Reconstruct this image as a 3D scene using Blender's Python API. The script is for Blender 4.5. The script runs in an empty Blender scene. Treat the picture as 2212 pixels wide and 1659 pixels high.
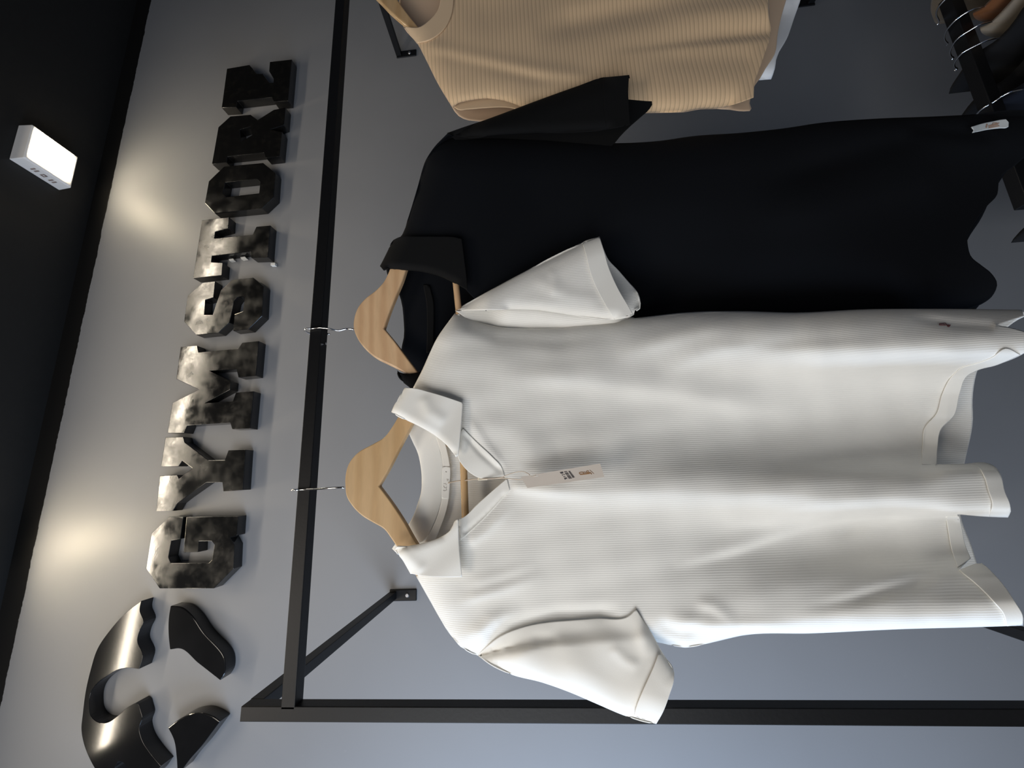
import bpy, bmesh, math, random
import numpy as np
from mathutils import Vector, Matrix
from mathutils.geometry import delaunay_2d_cdt

random.seed(7); np.random.seed(7)
S = bpy.context.scene
COL = S.collection

# ------------------------------------------------------------------ camera
FPX = 872.7                                   # focal length in pixels of the 2212x1659 frame
YAW, PITCH, ROLL = math.radians(13.14), math.radians(4.53), math.radians(-3.44)
CAM = np.array([0.0, -1.15, 1.55])            # wall plane is y = 0
cy, sy, cp, sp = math.cos(YAW), math.sin(YAW), math.cos(PITCH), math.sin(PITCH)
F0 = np.array([sy*cp, cy*cp, sp]); R0 = np.array([cy, -sy, 0.0]); U0 = np.cross(R0, F0)
R1 = math.cos(ROLL)*R0 + math.sin(ROLL)*U0
U1 = -math.sin(ROLL)*R0 + math.cos(ROLL)*U0
cd = bpy.data.cameras.new('camera'); co = bpy.data.objects.new('camera', cd); COL.objects.link(co)
cd.sensor_width = 36.0; cd.lens = 36.0*FPX/2212.0; cd.clip_start = 0.01
# the phone was held sideways: the picture's right is the world's down
co.matrix_world = Matrix([[-U1[0], R1[0], -F0[0], CAM[0]], [-U1[1], R1[1], -F0[1], CAM[1]],
                          [-U1[2], R1[2], -F0[2], CAM[2]], [0, 0, 0, 1]])
S.camera = co

def ray(px, py):
    px = np.asarray(px, float); py = np.asarray(py, float)
    u = (1659.0 - py) - 829.5; v = 1106.0 - px
    return u[..., None]*R1 + v[..., None]*U1 + FPX*F0
def P(px, py, d):
    """traced point -> place on the plane d metres in front of the camera position (along y)"""
    r = ray(px, py); d = np.asarray(d, float)
    return CAM + r*(d/r[..., 1])[..., None]
def PZ(px, py, z):
    r = ray(px, py); return CAM + r*((z - CAM[2])/r[..., 2])[..., None]
def PX(px, py, x):
    r = ray(px, py); return CAM + r*((x - CAM[0])/r[..., 0])[..., None]
def proj(p):
    q = np.asarray(p) - CAM; f = q @ F0
    return 1106.0 - FPX*(q @ U1)/f, 1659.0 - (829.5 + FPX*(q @ R1)/f)
def Zm(s, ox, oy, pts): return [(ox + a/s, oy + b/s) for a, b in pts]

WALL = 1.15
PAINT_Z = float(P(190, 640, WALL)[2])     # ragged line where the grey paint meets the black
ZC = 3.16
# ------------------------------------------------------------------ materials
def nmat(name):
    m = bpy.data.materials.new(name); m.use_nodes = True
    return m, m.node_tree.nodes, m.node_tree.links, m.node_tree.nodes['Principled BSDF']
def setp(b, **k):
    for n, v in k.items():
        b.inputs[n.replace('_', ' ')].default_value = v
def rgba(c): return (c[0], c[1], c[2], 1.0)
def ramp_mix(N, L, src, c0, c1, p0=0.3, p1=0.7):
    r = N.new('ShaderNodeValToRGB'); r.color_ramp.elements[0].position = p0; r.color_ramp.elements[1].position = p1
    r.color_ramp.elements[0].color = rgba(c0); r.color_ramp.elements[1].color = rgba(c1)
    L.new(src, r.inputs['Fac']); return r
def coords(N, L, scale=(1, 1, 1), rot=(0, 0, 0)):
    t = N.new('ShaderNodeTexCoord'); m = N.new('ShaderNodeMapping')
    m.inputs['Scale'].default_value = scale; m.inputs['Rotation'].default_value = rot
    L.new(t.outputs['Object'], m.inputs['Vector']); return m.outputs['Vector']
def noise(N, L, vec, scale, detail=4, rough=0.55):
    n = N.new('ShaderNodeTexNoise'); n.inputs['Scale'].default_value = scale
    n.inputs['Detail'].default_value = detail; n.inputs['Roughness'].default_value = rough
    L.new(vec, n.inputs['Vector']); return n
def bump(N, L, b, h, strength, dist=0.001, prev=None):
    k = N.new('ShaderNodeBump'); k.inputs['Strength'].default_value = strength; k.inputs['Distance'].default_value = dist
    L.new(h, k.inputs['Height'])
    if prev: L.new(prev, k.inputs['Normal'])
    L.new(k.outputs['Normal'], b.inputs['Normal']); return k.outputs['Normal']

def mat_plain(name, c, rough=0.6, metal=0.0, var=0.12, nscale=30, bstr=0.0, **k):
    m, N, L, b = nmat(name); v = coords(N, L); n = noise(N, L, v, nscale)
    r = ramp_mix(N, L, n.outputs['Fac'], [x*(1-var) for x in c], [min(1, x*(1+var)) for x in c])
    L.new(r.outputs['Color'], b.inputs['Base Color']); setp(b, Roughness=rough, Metallic=metal, **k)
    if bstr: bump(N, L, b, n.outputs['Fac'], bstr)
    return m
def mat_cloth(name, c, rib_axis=None, rib=0.0033, depth=0.0006, warm=0.04, strength=0.5, sheen=0.15, fleck=None, rot=(0,0,0), dark=0.0, dist=0.6):
    m, N, L, b = nmat(name); v = coords(N, L, rot=rot)
    n = noise(N, L, v, 14, 3); r = ramp_mix(N, L, n.outputs['Fac'], [x*(1-warm) for x in c], c)
    setp(b, Roughness=0.92); b.inputs['Sheen Weight'].default_value = sheen; b.inputs['Specular IOR Level'].default_value = 0.15
    col = r.outputs['Color']; nr = None
    f = noise(N, L, v, 900, 2)
    nr = bump(N, L, b, f.outputs['Fac'], 0.18, 0.0004)
    if rib_axis:
        w = N.new('ShaderNodeTexWave'); w.wave_type = 'BANDS'; w.bands_direction = rib_axis
        w.inputs['Scale'].default_value = 0.314/rib; w.inputs['Distortion'].default_value = dist
        w.inputs['Detail'].default_value = 1.0; w.inputs['Detail Scale'].default_value = 1.2
        L.new(v, w.inputs['Vector'])
        bump(N, L, b, w.outputs['Fac'], strength, depth, nr)
        if dark:
            rr = ramp_mix(N, L, w.outputs['Fac'], (1-dark,)*3, (1, 1, 1), 0.02, 0.22)
            mx = N.new('ShaderNodeMix'); mx.data_type = 'RGBA'; mx.blend_type = 'MULTIPLY'; mx.inputs['Factor'].default_value = 1.0
            L.new(col, mx.inputs[6]); L.new(rr.outputs['Color'], mx.inputs[7]); col = mx.outputs[2]
    L.new(col, b.inputs['Base Color'])
    return m
def mat_wood(name, c0, c1, rough=0.42, scale=(3, 14, 14), rot=(0, 0, 0)):
    m, N, L, b = nmat(name); v = coords(N, L, scale, rot)
    w = N.new('ShaderNodeTexWave'); w.wave_type = 'BANDS'; w.bands_direction = 'Z'; w.inputs['Scale'].default_value = 0.9
    w.inputs['Distortion'].default_value = 9.0; w.inputs['Detail'].default_value = 3; w.inputs['Detail Scale'].default_value = 0.8
    L.new(v, w.inputs['Vector']); r = ramp_mix(N, L, w.outputs['Fac'], c0, c1, 0.05, 0.8)
    n = noise(N, L, v, 9, 6); mx = N.new('ShaderNodeMix'); mx.data_type = 'RGBA'; mx.blend_type = 'MULTIPLY'
    mx.inputs['Factor'].default_value = 0.35; L.new(r.outputs['Color'], mx.inputs[6]); L.new(n.outputs['Color'], mx.inputs[7])
    r2 = ramp_mix(N, L, n.outputs['Fac'], (0.75, 0.75, 0.75), (1.1, 1.1, 1.1)); L.new(r2.outputs['Color'], mx.inputs[7])
    L.new(mx.outputs[2], b.inputs['Base Color']); setp(b, Roughness=rough)
    b.inputs['Coat Weight'].default_value = 0.25; b.inputs['Coat Roughness'].default_value = 0.25
    return m
def mat_emit(name, c, s):
    m, N, L, b = nmat(name); setp(b, Base_Color=rgba(c), Emission_Color=rgba(c), Emission_Strength=s); return m

def mat_wall():
    m, N, L, b = nmat('grey_wall_paint'); v = coords(N, L)
    n = noise(N, L, v, 1.7, 3); r = ramp_mix(N, L, n.outputs['Fac'], (0.215, 0.218, 0.228), (0.240, 0.243, 0.253))
    n3 = noise(N, L, v, 55, 2); r3 = ramp_mix(N, L, n3.outputs['Fac'], (1, 1, 1), (1.12, 1.12, 1.12), 0.72, 0.8)
    mx = N.new('ShaderNodeMix'); mx.data_type = 'RGBA'; mx.blend_type = 'MULTIPLY'; mx.inputs['Factor'].default_value = 0.6
    L.new(r.outputs['Color'], mx.inputs[6]); L.new(r3.outputs['Color'], mx.inputs[7])
    sx = N.new('ShaderNodeSeparateXYZ'); L.new(v, sx.inputs[0]); n4 = noise(N, L, v, 16, 6, 0.75)
    ad = N.new('ShaderNodeMath'); ad.operation = 'MULTIPLY_ADD'; ad.inputs[1].default_value = 0.016; L.new(n4.outputs['Fac'], ad.inputs[0]); L.new(sx.outputs['Z'], ad.inputs[2])
    gt = N.new('ShaderNodeMath'); gt.operation = 'GREATER_THAN'; gt.inputs[1].default_value = PAINT_Z+0.008; L.new(ad.outputs[0], gt.inputs[0])
    m2 = N.new('ShaderNodeMix'); m2.data_type = 'RGBA'; L.new(gt.outputs[0], m2.inputs['Factor']); L.new(mx.outputs[2], m2.inputs[6]); m2.inputs[7].default_value = (0.007, 0.0066, 0.0062, 1)
    L.new(m2.outputs[2], b.inputs['Base Color'])
    n2 = noise(N, L, v, 260, 3); bump(N, L, b, n2.outputs['Fac'], 0.1, 0.0008)
    setp(b, Roughness=0.48); b.inputs['Specular IOR Level'].default_value = 0.3
    return m
def mat_letter():
    m, N, L, b = nmat('gloss_black_lacquer'); v = coords(N, L)
    n = noise(N, L, v, 16, 5, 0.62); n2 = noise(N, L, v, 34, 6, 0.7)
    r = ramp_mix(N, L, n.outputs['Fac'], (0.08, 0.08, 0.08), (0.28, 0.28, 0.28), 0.36, 0.68)
    L.new(r.outputs['Color'], b.inputs['Roughness'])
    c = ramp_mix(N, L, n2.outputs['Fac'], (0.005, 0.005, 0.005), (0.014, 0.013, 0.011), 0.5, 0.85); L.new(c.outputs['Color'], b.inputs['Base Color'])
    b.inputs['Specular IOR Level'].default_value = 0.75
    n3 = noise(N, L, v, 7, 2); k = bump(N, L, b, n3.outputs['Fac'], 0.2, 0.004); bump(N, L, b, n2.outputs['Fac'], 0.12, 0.0008, k)
    return m

M = dict(
    wall=mat_wall(),
    ceil=mat_plain('black_ceiling_paint', (0.009, 0.0084, 0.0078), 0.6, bstr=0.15, nscale=60),
    floor=mat_plain('dark_floor', (0.10, 0.095, 0.09), 0.4),
    letter=mat_letter(),
    gloss=mat_plain('gloss_black_board', (0.006, 0.006, 0.0065), 0.11, nscale=9, bstr=0.12, var=0.3),
    metal=mat_plain('black_powder_coat', (0.0050, 0.0050, 0.0056), 0.46, bstr=0.12, Specular_IOR_Level=0.28, nscale=220),
    screw=mat_plain('screw_steel', (0.35, 0.35, 0.36), 0.35, 0.9),
    chrome=mat_plain('chrome_wire', (0.82, 0.82, 0.83), 0.12, 1.0, var=0.03),
    white=mat_cloth('white_ribbed_knit', (0.86, 0.84, 0.79), 'X', 0.0027, 0.0006, strength=0.22),
    whiteplain=mat_cloth('white_plain_knit', (0.87, 0.85, 0.795)),
    whiteleft=mat_cloth('white_smooth_knit', (0.85, 0.82, 0.755)),
    black=mat_cloth('black_knit', (0.0038, 0.0046, 0.0066), sheen=0.0),
    blackcol=mat_cloth('black_collar_knit', (0.0055, 0.0056, 0.006), sheen=0.0),
    tan=mat_cloth('tan_ribbed_knit', (0.72, 0.52, 0.325), 'Z', 0.0078, 0.0008, strength=0.35, dark=0.26, dist=0.25),
    tanplain=mat_cloth('tan_plain_knit', (0.71, 0.525, 0.34)),
    tanin=mat_cloth('tan_inside_knit', (0.66, 0.48, 0.33)),
    coolwhite=mat_cloth('cool_white_cotton', (0.78, 0.80, 0.83)),
    wood=mat_wood('pale_beech', (0.56, 0.355, 0.17), (0.62, 0.41, 0.21)),
    woodpink=mat_wood('pinkish_beech', (0.58, 0.36, 0.195), (0.66, 0.435, 0.245)),
    card=mat_plain('tag_card', (0.60, 0.535, 0.47), 0.7, var=0.03),
    cord=mat_plain('waxed_cord', (0.62, 0.52, 0.42), 0.7),
    toggle=mat_plain('cream_plastic', (0.78, 0.70, 0.55), 0.4),
    ink=mat_plain('black_ink', (0.06, 0.055, 0.06), 0.7),
    brown=mat_plain('brown_print', (0.30, 0.155, 0.065), 0.5),
    thread=mat_plain('red_brown_thread', (0.16, 0.055, 0.06), 0.8),
    label=mat_plain('white_woven_label', (0.62, 0.66, 0.68), 0.7),
    labelpr=mat_plain('label_print', (0.42, 0.27, 0.20), 0.7),
    greypr=mat_plain('grey_print', (0.42, 0.38, 0.34), 0.8),
    house=mat_plain('white_lamp_housing', (0.80, 0.78, 0.76), 0.4, var=0.02),
    lamp=mat_emit('lamp_diffuser', (1.0, 0.86, 0.62), 40.0),
    mark=mat_plain('lamp_mark', (0.28, 0.22, 0.2), 0.6),
    tape=mat_plain('foam_tape', (0.62, 0.62, 0.6), 0.7),
    g_orange=mat_cloth('rust_cloth', (0.13, 0.05, 0.018)),
    g_beige=mat_cloth('beige_cloth', (0.20, 0.165, 0.125)),
    g_brown=mat_cloth('fleecy_brown', (0.10, 0.075, 0.05)),
    g_black=mat_cloth('black_cloth', (0.008, 0.008, 0.009), sheen=0.02),
    g_navy=mat_cloth('navy_cloth', (0.006, 0.008, 0.014), sheen=0.02),
)

# ------------------------------------------------------------------ object helpers
def link(name, me, parent=None, mat=None):
    o = bpy.data.objects.new(name, me); COL.objects.link(o)
    if parent is not None: o.parent = parent
    if mat is not None: me.materials.append(mat)
    return o
def thing(name, label, cat, group=None, loc=(0, 0, 0)):
    o = bpy.data.objects.new(name, None); COL.objects.link(o); o.empty_display_size = 0.05
    return tag(o, label, cat, group)
def tag(o, label, cat, group=None):
    o['label'] = label; o['category'] = cat
    if group: o['group'] = group
    return o
def mesh(name, V, Fc, smooth=False):
    me = bpy.data.meshes.new(name); me.from_pydata([tuple(map(float, v)) for v in V], [], [tuple(map(int, f)) for f in Fc]); me.update()
    bm = bmesh.new(); bm.from_mesh(me); bmesh.ops.recalc_face_normals(bm, faces=bm.faces); bm.to_mesh(me); bm.free()
    if smooth: me.polygons.foreach_set('use_smooth', [True]*len(me.polygons))
    return me
class MB:
    def __init__(s): s.V = []; s.F = []
    def add(s, V, Fc):
        k = len(s.V); s.V += [tuple(map(float, v)) for v in V]; s.F += [tuple(int(i)+k for i in f) for f in Fc]; return s
    def box(s, lo, hi):
        x0, y0, z0 = lo; x1, y1, z1 = hi
        return s.add([(x0,y0,z0),(x1,y0,z0),(x1,y1,z0),(x0,y1,z0),(x0,y0,z1),(x1,y0,z1),(x1,y1,z1),(x0,y1,z1)],
                     [(0,3,2,1),(4,5,6,7),(0,1,5,4),(1,2,6,5),(2,3,7,6),(3,0,4,7)])
    def tube(s, pts, r, n=10, flat=None):
        pts = [Vector(p) for p in pts]; V = []; Fc = []; up = None
        for i, p in enumerate(pts):
            t = (pts[min(i+1, len(pts)-1)] - pts[max(i-1, 0)]).normalized()
            if up is None:
                up = Vector((0, 0, 1)) if abs(t.z) < .9 else Vector((1, 0, 0))
            a = (up - t*up.dot(t)).normalized(); b = t.cross(a); up = a
            rr = r[i] if isinstance(r, (list, tuple)) else r
            for k in range(n):
                an = 2*math.pi*k/n; V.append(p + a*rr*math.cos(an) + b*rr*math.sin(an))
        m = len(pts)
        for i in range(m-1):
            for k in range(n):
                Fc.append((i*n+k, i*n+(k+1) % n, (i+1)*n+(k+1) % n, (i+1)*n+k))
        Fc.append(tuple(range(n))); Fc.append(tuple((m-1)*n+k for k in range(n)))
        return s.add(V, Fc)
    def build(s, name, mat, parent=None, smooth=False, bevel=0):
        o = link(name, mesh(name, s.V, s.F, smooth), parent, mat)
        if bevel:
            b = o.modifiers.new('bevel', 'BEVEL'); b.width = bevel; b.segments = 2; b.limit_method = 'ANGLE'; b.angle_limit = math.radians(40)
        return o

def spline(pts, n=8):
    """smooth curve through uneven points (chord-weighted tangents)"""
    p = np.array([np.array(q, float) for q in pts]); m = len(p)
    if m < 3: return p
    h = np.maximum(np.linalg.norm(np.diff(p, axis=0), axis=1), 1e-9); dl = np.diff(p, axis=0)/h[:, None]
    T = np.zeros_like(p); T[0] = dl[0]; T[-1] = dl[-1]
    T[1:-1] = (dl[:-1]*h[1:, None] + dl[1:]*h[:-1, None])/(h[1:]+h[:-1])[:, None]
    out = []
    for i in range(m-1):
        for k in range(n):
            t = k/n
            out.append(p[i]*(2*t**3-3*t*t+1) + T[i]*h[i]*(t**3-2*t*t+t) + p[i+1]*(3*t*t-2*t**3) + T[i+1]*h[i]*(t**3-t*t))
    out.append(p[-1]); return np.array(out)
def smooth_loop(pts, step=8.0, corner=50, closed=True):
    """densify a traced loop; rounded through shallow turns, sharp at corners"""
    p = np.array(pts, float); n = len(p); cor = []
    for i in range(n):
        a = p[i]-p[i-1]; b = p[(i+1) % n]-p[i]
        c = abs(math.degrees(math.atan2(a[0]*b[1]-a[1]*b[0], a@b)))
        if c > corner: cor.append(i)
    if not cor: cor = [0]
    out = []
    for k, i in enumerate(cor):
        j = cor[(k+1) % len(cor)]; m = (j-i) % n or n
        seg = [p[(i+t) % n] for t in range(m+1)]
        s = np.array(seg) if len(seg) < 3 else spline(seg, 10)
        L = np.r_[0, np.cumsum(np.hypot(*np.diff(s, axis=0).T))]
        q = max(1, int(round(L[-1]/step))); tt = np.linspace(0, L[-1], q+1)[:-1]
        out += list(zip(np.interp(tt, L, s[:, 0]), np.interp(tt, L, s[:, 1])))
    return np.array(out)
def inside(pt, poly):
    x, y = pt[:, 0], pt[:, 1]; r = np.zeros(len(pt), bool); q = np.roll(poly, 1, 0)
    for (x0, y0), (x1, y1) in zip(poly, q):
        c = (y0 > y) != (y1 > y)
        with np.errstate(divide='ignore', invalid='ignore'):
            r ^= c & (x < (x1-x0)*(y-y0)/(y1-y0+1e-12)+x0)
    return r
def inset(pts, k, step=7.5):
    l = smooth_loop(pts, step); t = np.roll(l, -1, 0)-np.roll(l, 1, 0); t /= np.linalg.norm(t, axis=1)[:, None]+1e-9
    a = np.sum(l[:, 0]*np.roll(l[:, 1], -1)-np.roll(l[:, 0], -1)*l[:, 1])
    return [tuple(p) for p in l + np.c_[-t[:, 1], t[:, 0]]*(k if a > 0 else -k)]
def pdist(x, y, poly, closed=False):
    """distance, signed side and parameter along a polyline"""
    p = np.array(poly, float)
    if closed: p = np.vstack([p, p[:1]])
    best = np.full(x.shape, 1e9); side = np.zeros(x.shape); par = np.zeros(x.shape); n = len(p)-1
    for i in range(n):
        a, b = p[i], p[i+1]; d = b-a; L2 = d@d+1e-9
        t = np.clip(((x-a[0])*d[0]+(y-a[1])*d[1])/L2, 0, 1)
        ex, ey = x-(a[0]+t*d[0]), y-(a[1]+t*d[1]); ds = np.hypot(ex, ey); m = ds < best
        best = np.where(m, ds, best); side = np.where(m, np.sign(d[0]*ey-d[1]*ex), side); par = np.where(m, (i+t)/n, par)
    return best, side, par
def fold(x, y, poly, w, amp, w2=None, ends=(0.15, 0.15)):
    """a soft crease along a traced line; amp < 0 comes forward. w on the upper side, w2 on the lower side"""
    d, s, t = pdist(x, y, poly); w2 = w2 or w
    ww = np.where(s > 0, w2, w); g = np.exp(-(d/ww)**2)
    e = np.clip(t/max(ends[0], 1e-3), 0, 1)*np.clip((1-t)/max(ends[1], 1e-3), 0, 1)
    return amp*g*e
def rnd(x, y, poly, w, depth):
    d, _, _ = pdist(x, y, poly); t = np.clip(d/w, 0, 1); return depth*(1-np.sqrt(1-(1-t)**2))
def sstep(a, b, v):
    t = np.clip((v-a)/(b-a), 0, 1); return t*t*(3-2*t)

def tri(outlines, step, grid=True, smooth=True, corner=50):
    loops = [smooth_loop(o, step, corner) if smooth else np.array(o, float) for o in outlines]
    V = [tuple(p) for l in loops for p in l]; E = []; k = 0
    for l in loops:
        E += [(k+i, k+(i+1) % len(l)) for i in range(len(l))]; k += len(l)
    nb = len(V)
    if grid:
        lo = loops[0].min(0); hi = loops[0].max(0)
        gx, gy = np.meshgrid(np.arange(lo[0], hi[0], step), np.arange(lo[1], hi[1], step*0.87)); gx = gx + (np.arange(gx.shape[0]) % 2)[:, None]*step/2
        g = np.c_[gx.ravel(), gy.ravel()]; ok = inside(g, loops[0])
        for l in loops[1:]: ok &= ~inside(g, l)
        g = g[ok]
        for l in loops:
            d, _, _ = pdist(g[:, 0], g[:, 1], l, True); g = g[d > step*1.3]
        l = loops[0]; t = np.roll(l, -1, 0)-np.roll(l, 1, 0); t /= np.linalg.norm(t, axis=1)[:, None]+1e-9
        a = np.sum(l[:, 0]*np.roll(l[:, 1], -1)-np.roll(l[:, 0], -1)*l[:, 1]); nr = np.c_[-t[:, 1], t[:, 0]]*(1 if a > 0 else -1)
        for off in (0.3, 0.75):
            rg = l+nr*step*off; rg = rg[inside(rg, l)]
            d, _, _ = pdist(rg[:, 0], rg[:, 1], l, True); rg = rg[d > step*off*0.8]; V += [tuple(p) for p in rg]
        V += [tuple(p) for p in g]
    r = delaunay_2d_cdt([Vector(v) for v in V], E, [], 0, 1e-4)
    v2 = np.array([tuple(v) for v in r[0]]); f = np.array([tuple(t) for t in r[2] if len(t) == 3])
    c = v2[f].mean(1); ok = inside(c, loops[0])
    for l in loops[1:]: ok &= ~inside(c, l)
    f = f[ok]; used = np.unique(f); mp = -np.ones(len(v2), int); mp[used] = np.arange(len(used))
    return v2[used], mp[f], loops
def sheet(mb, outline, dfun, step=9, corner=50, smooth=True):
    v, f, _ = tri([outline], step, True, smooth, corner)
    d = dfun(v[:, 0], v[:, 1]) if callable(dfun) else np.full(len(v), float(dfun))
    mb.add(P(v[:, 0], v[:, 1], d), f)
def cloth(mb, name, mat, parent, thick=0.0012):
    o = mb.build(name, mat, parent, smooth=True)
    if thick:
        s = o.modifiers.new('thickness', 'SOLIDIFY'); s.thickness = thick; s.offset = 0
    return o
def prism(outlines, d, back, smooth=False, step=9, corner=50):
    """board cut to a traced outline: front face at distance d, running straight back (along y) by `back`"""
    v, f, loops = tri(outlines, step, False, smooth, corner)
    dd = d(v[:, 0], v[:, 1]) if callable(d) else d
    A = P(v[:, 0], v[:, 1], dd); B = A + np.array([0, back, 0]); mb = MB(); n = len(A)
    mb.add(np.vstack([A, B]), np.vstack([f, f[:, ::-1]+n]))
    for l in loops:
        a = P(l[:, 0], l[:, 1], d(l[:, 0], l[:, 1]) if callable(d) else d); m = len(a)
        mb.add(np.vstack([a, a+np.array([0, back, 0])]), [(i, (i+1) % m, m+(i+1) % m, m+i) for i in range(m)])
    return mb
def weld(o, dist=1e-5):
    bm = bmesh.new(); bm.from_mesh(o.data); bmesh.ops.remove_doubles(bm, verts=bm.verts, dist=dist)
    bmesh.ops.recalc_face_normals(bm, faces=bm.faces); bm.to_mesh(o.data); bm.free(); return o
def bev(o, w, seg=2, ang=40):
    b = o.modifiers.new('bevel', 'BEVEL'); b.width = w; b.segments = seg; b.limit_method = 'ANGLE'; b.angle_limit = math.radians(ang); return o
def stroke(mb, pts, w, d):
    """flat printed stroke"""
    p = np.array(pts, float); t = np.gradient(p, axis=0); t /= np.hypot(t[:, 0], t[:, 1])[:, None]+1e-9; n = np.c_[-t[:, 1], t[:, 0]]*w/2
    a, b = p+n, p-n; dd = d(p[:, 0], p[:, 1]) if callable(d) else d
    m = len(p); mb.add(np.vstack([P(a[:, 0], a[:, 1], dd), P(b[:, 0], b[:, 1], dd)]), [(i, i+1, m+i+1, m+i) for i in range(m-1)])
def quadp(mb, pts, d):
    p = np.array(pts, float); dd = d(p[:, 0], p[:, 1]) if callable(d) else d
    mb.add(P(p[:, 0], p[:, 1], dd), [tuple(range(len(p)))])

# ------------------------------------------------------------------ room
def struct(name, lo, hi, mat):
    o = MB().box(lo, hi).build(name, mat); o['kind'] = 'structure'; return o
struct('wall_back', (-2.6, 0, 0), (4.2, 0.12, ZC+0.1), M['wall'])
struct('ceiling', (-2.6, -4.2, ZC), (4.2, 0.0, ZC+0.1), M['ceil'])
struct('floor', (-2.6, -4.2, -0.1), (4.2, 0.0, 0.0), M['floor'])
struct('wall_right', (4.2, -4.2, 0), (4.3, 0.12, ZC+0.1), M['wall'])

# ------------------------------------------------------------------ ceiling lamp
lamp = thing('ceiling_lamp', 'small white box lamp shining on the black ceiling above the grey wall', 'lamp')
zl = lambda a, b: PZ(0 + a/8.295, 240 + b/8.295, ZC)
A_ = zl(160, 860); B_ = zl(1060, 1420); C_ = zl(330, 250)
e1 = (B_-A_); e2 = (C_-A_); e1[2] = 0; e2[2] = 0
hh = 0.03
for hh in np.linspace(0.005, 0.12, 116):
    if proj(A_-np.array([0, 0, hh]))[0] > 50.6: break
mb = MB(); dn = np.array([0, 0, -hh]); ins = 0.04
def q4(k, z): return [A_+e1*(0.5+(a-0.5)*k)+e2*(0.5+(b-0.5)*k)+np.array([0, 0, z]) for a, b in ((0, 0), (1, 0), (1, 1), (0, 1))]
V = q4(1, 0)+q4(0.97, -hh*0.9)+q4(0.92, -hh)
mb.add(V, [(0,3,2,1)]+[(i, (i+1) % 4, 4+(i+1) % 4, 4+i) for i in range(4)]+[(4+i, 4+(i+1) % 4, 8+(i+1) % 4, 8+i) for i in range(4)]+[(8, 9, 10, 11)])
bev(mb.build('housing', M['house'], lamp), 0.002)
def q4b(z, i=0.0): return [A_+e1*a+e2*b+np.array([0, 0, z]) for a, b in ((.06+i, .14+i), (.87-i, .14+i), (.87-i, .92-i), (.06+i, .92-i))]
mb = MB(); V = q4b(-hh+0.0005)+q4b(-hh-0.006, .02); mb.add(V, [(4, 5, 6, 7)]+[(i, (i+1) % 4, 4+(i+1) % 4, 4+i) for i in range(4)])
mb.build('diffuser', M['lamp'], lamp)
mb = MB(); n2 = -e2/np.linalg.norm(e2)*0.0008
def lq(a0, a1, z0, z1): return [A_+e1*a+np.array([0, 0, z])+n2 for a, z in ((a0, -hh*z0), (a1, -hh*z0), (a1, -hh*z1), (a0, -hh*z1))]
for a0, a1 in ((.30, .335), (.37, .405), (.66, .695), (.73, .765)): mb.add(lq(a0, a1, .34, .66), [(0, 1, 2, 3)])
for a0, a1, z0, z1 in ((.49, .57, .36, .44), (.49, .57, .58, .66), (.49, .51, .36, .66), (.55, .57, .36, .66)): mb.add(lq(a0, a1, z0, z1), [(0, 1, 2, 3)])
mb.build('printed_mark', M['mark'], lamp)
DX2 = float(P(160, 1210, WALL)[0]-P(330, 420, WALL)[0])
l2 = lamp.copy(); COL.objects.link(l2); l2.location = (DX2, 0, 0); l2['label'] = 'white box lamp on the ceiling just past the left picture edge, above the letter G'
for ch in list(lamp.children):
    c2 = ch.copy(); COL.objects.link(c2); c2.parent = l2
lamp['group'] = l2['group'] = 'ceiling lamps over the sign'

# ------------------------------------------------------------------ sign letters
LD = 0.032; ld = WALL - LD
GY = lambda p: Zm(4.046, 300, 880, p); MZ = lambda p: Zm(3.687, 150, 550, p); TS = lambda p: Zm(5.185, 380, 440, p); ER = lambda p: Zm(4.608, 400, 120, p)
LET = {
 'G': [GY([(262,957),(390,957),(362,1150),(285,1165),(258,1310),(280,1360),(610,1360),(640,1330),(660,1200),(635,1168),(525,1170),(520,1265),(390,1268),(415,957),(870,952),(858,1118),(800,1135),(838,1205),(828,1410),(655,1583),(180,1583),(62,1410),(110,1100)])],
 'Y': [GY([(232,260),(388,258),(400,305),(605,462),(750,460),(782,375),(935,370),(910,722),(737,735),(728,655),(590,657),(400,790),(335,840),(297,905),(150,908),(182,597),(335,590),(350,622),(465,530),(378,468),(345,514),(192,517)])],
 'M': [MZ([(885,735),(1018,725),(1028,778),(1345,748),(1375,702),(1510,688),(1485,965),(1345,978),(1330,912),(1115,925),(1288,1010),(1280,1075),(1080,1182),(1300,1168),(1325,1098),(1468,1088),(1440,1385),(1295,1390),(1280,1338),(1015,1355),(940,1362),(915,1420),(780,1420),(820,1180),(1030,1075),(850,990)])],
 'S': [TS([(300,885),(440,868),(420,1050),(330,1078),(318,1245),(410,1245),(430,1180),(505,965),(630,852),(865,828),(985,925),(965,1255),(810,1405),(640,1425),(655,1240),(750,1205),(768,1060),(745,1035),(690,1045),(655,1090),(635,1180),(600,1330),(475,1445),(225,1470),(90,1320),(130,1030)])],
 'T': [TS([(290,185),(595,150),(585,275),(440,315),(430,390),(860,345),(900,258),(1060,243),(1030,600),(842,605),(830,535),(405,585),(395,655),(525,662),(512,803),(190,835)])],
 'O': [ER([(385,1105),(775,1068),(900,1170),(882,1410),(765,1520),(290,1568),(195,1468),(235,1250)]), ER([(400,1262),(715,1228),(747,1258),(735,1370),(410,1408),(378,1375)])],
 'R': [ER([(265,1080),(412,1063),(420,1005),(785,965),(800,1018),(940,1003),(965,760),(845,735),(985,690),(1000,515),(880,540),(722,640),(650,588),(448,605),(330,712)]), ER([(545,735),(650,705),(665,790),(555,860)])],
 'E': [ER([(415,130),(640,92),(712,180),(770,180),(838,270),(878,268),(880,230),(835,155),(842,62),(1062,38),(1025,448),(882,460),(862,412),(520,452),(508,512),(362,520)])],
}
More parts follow.
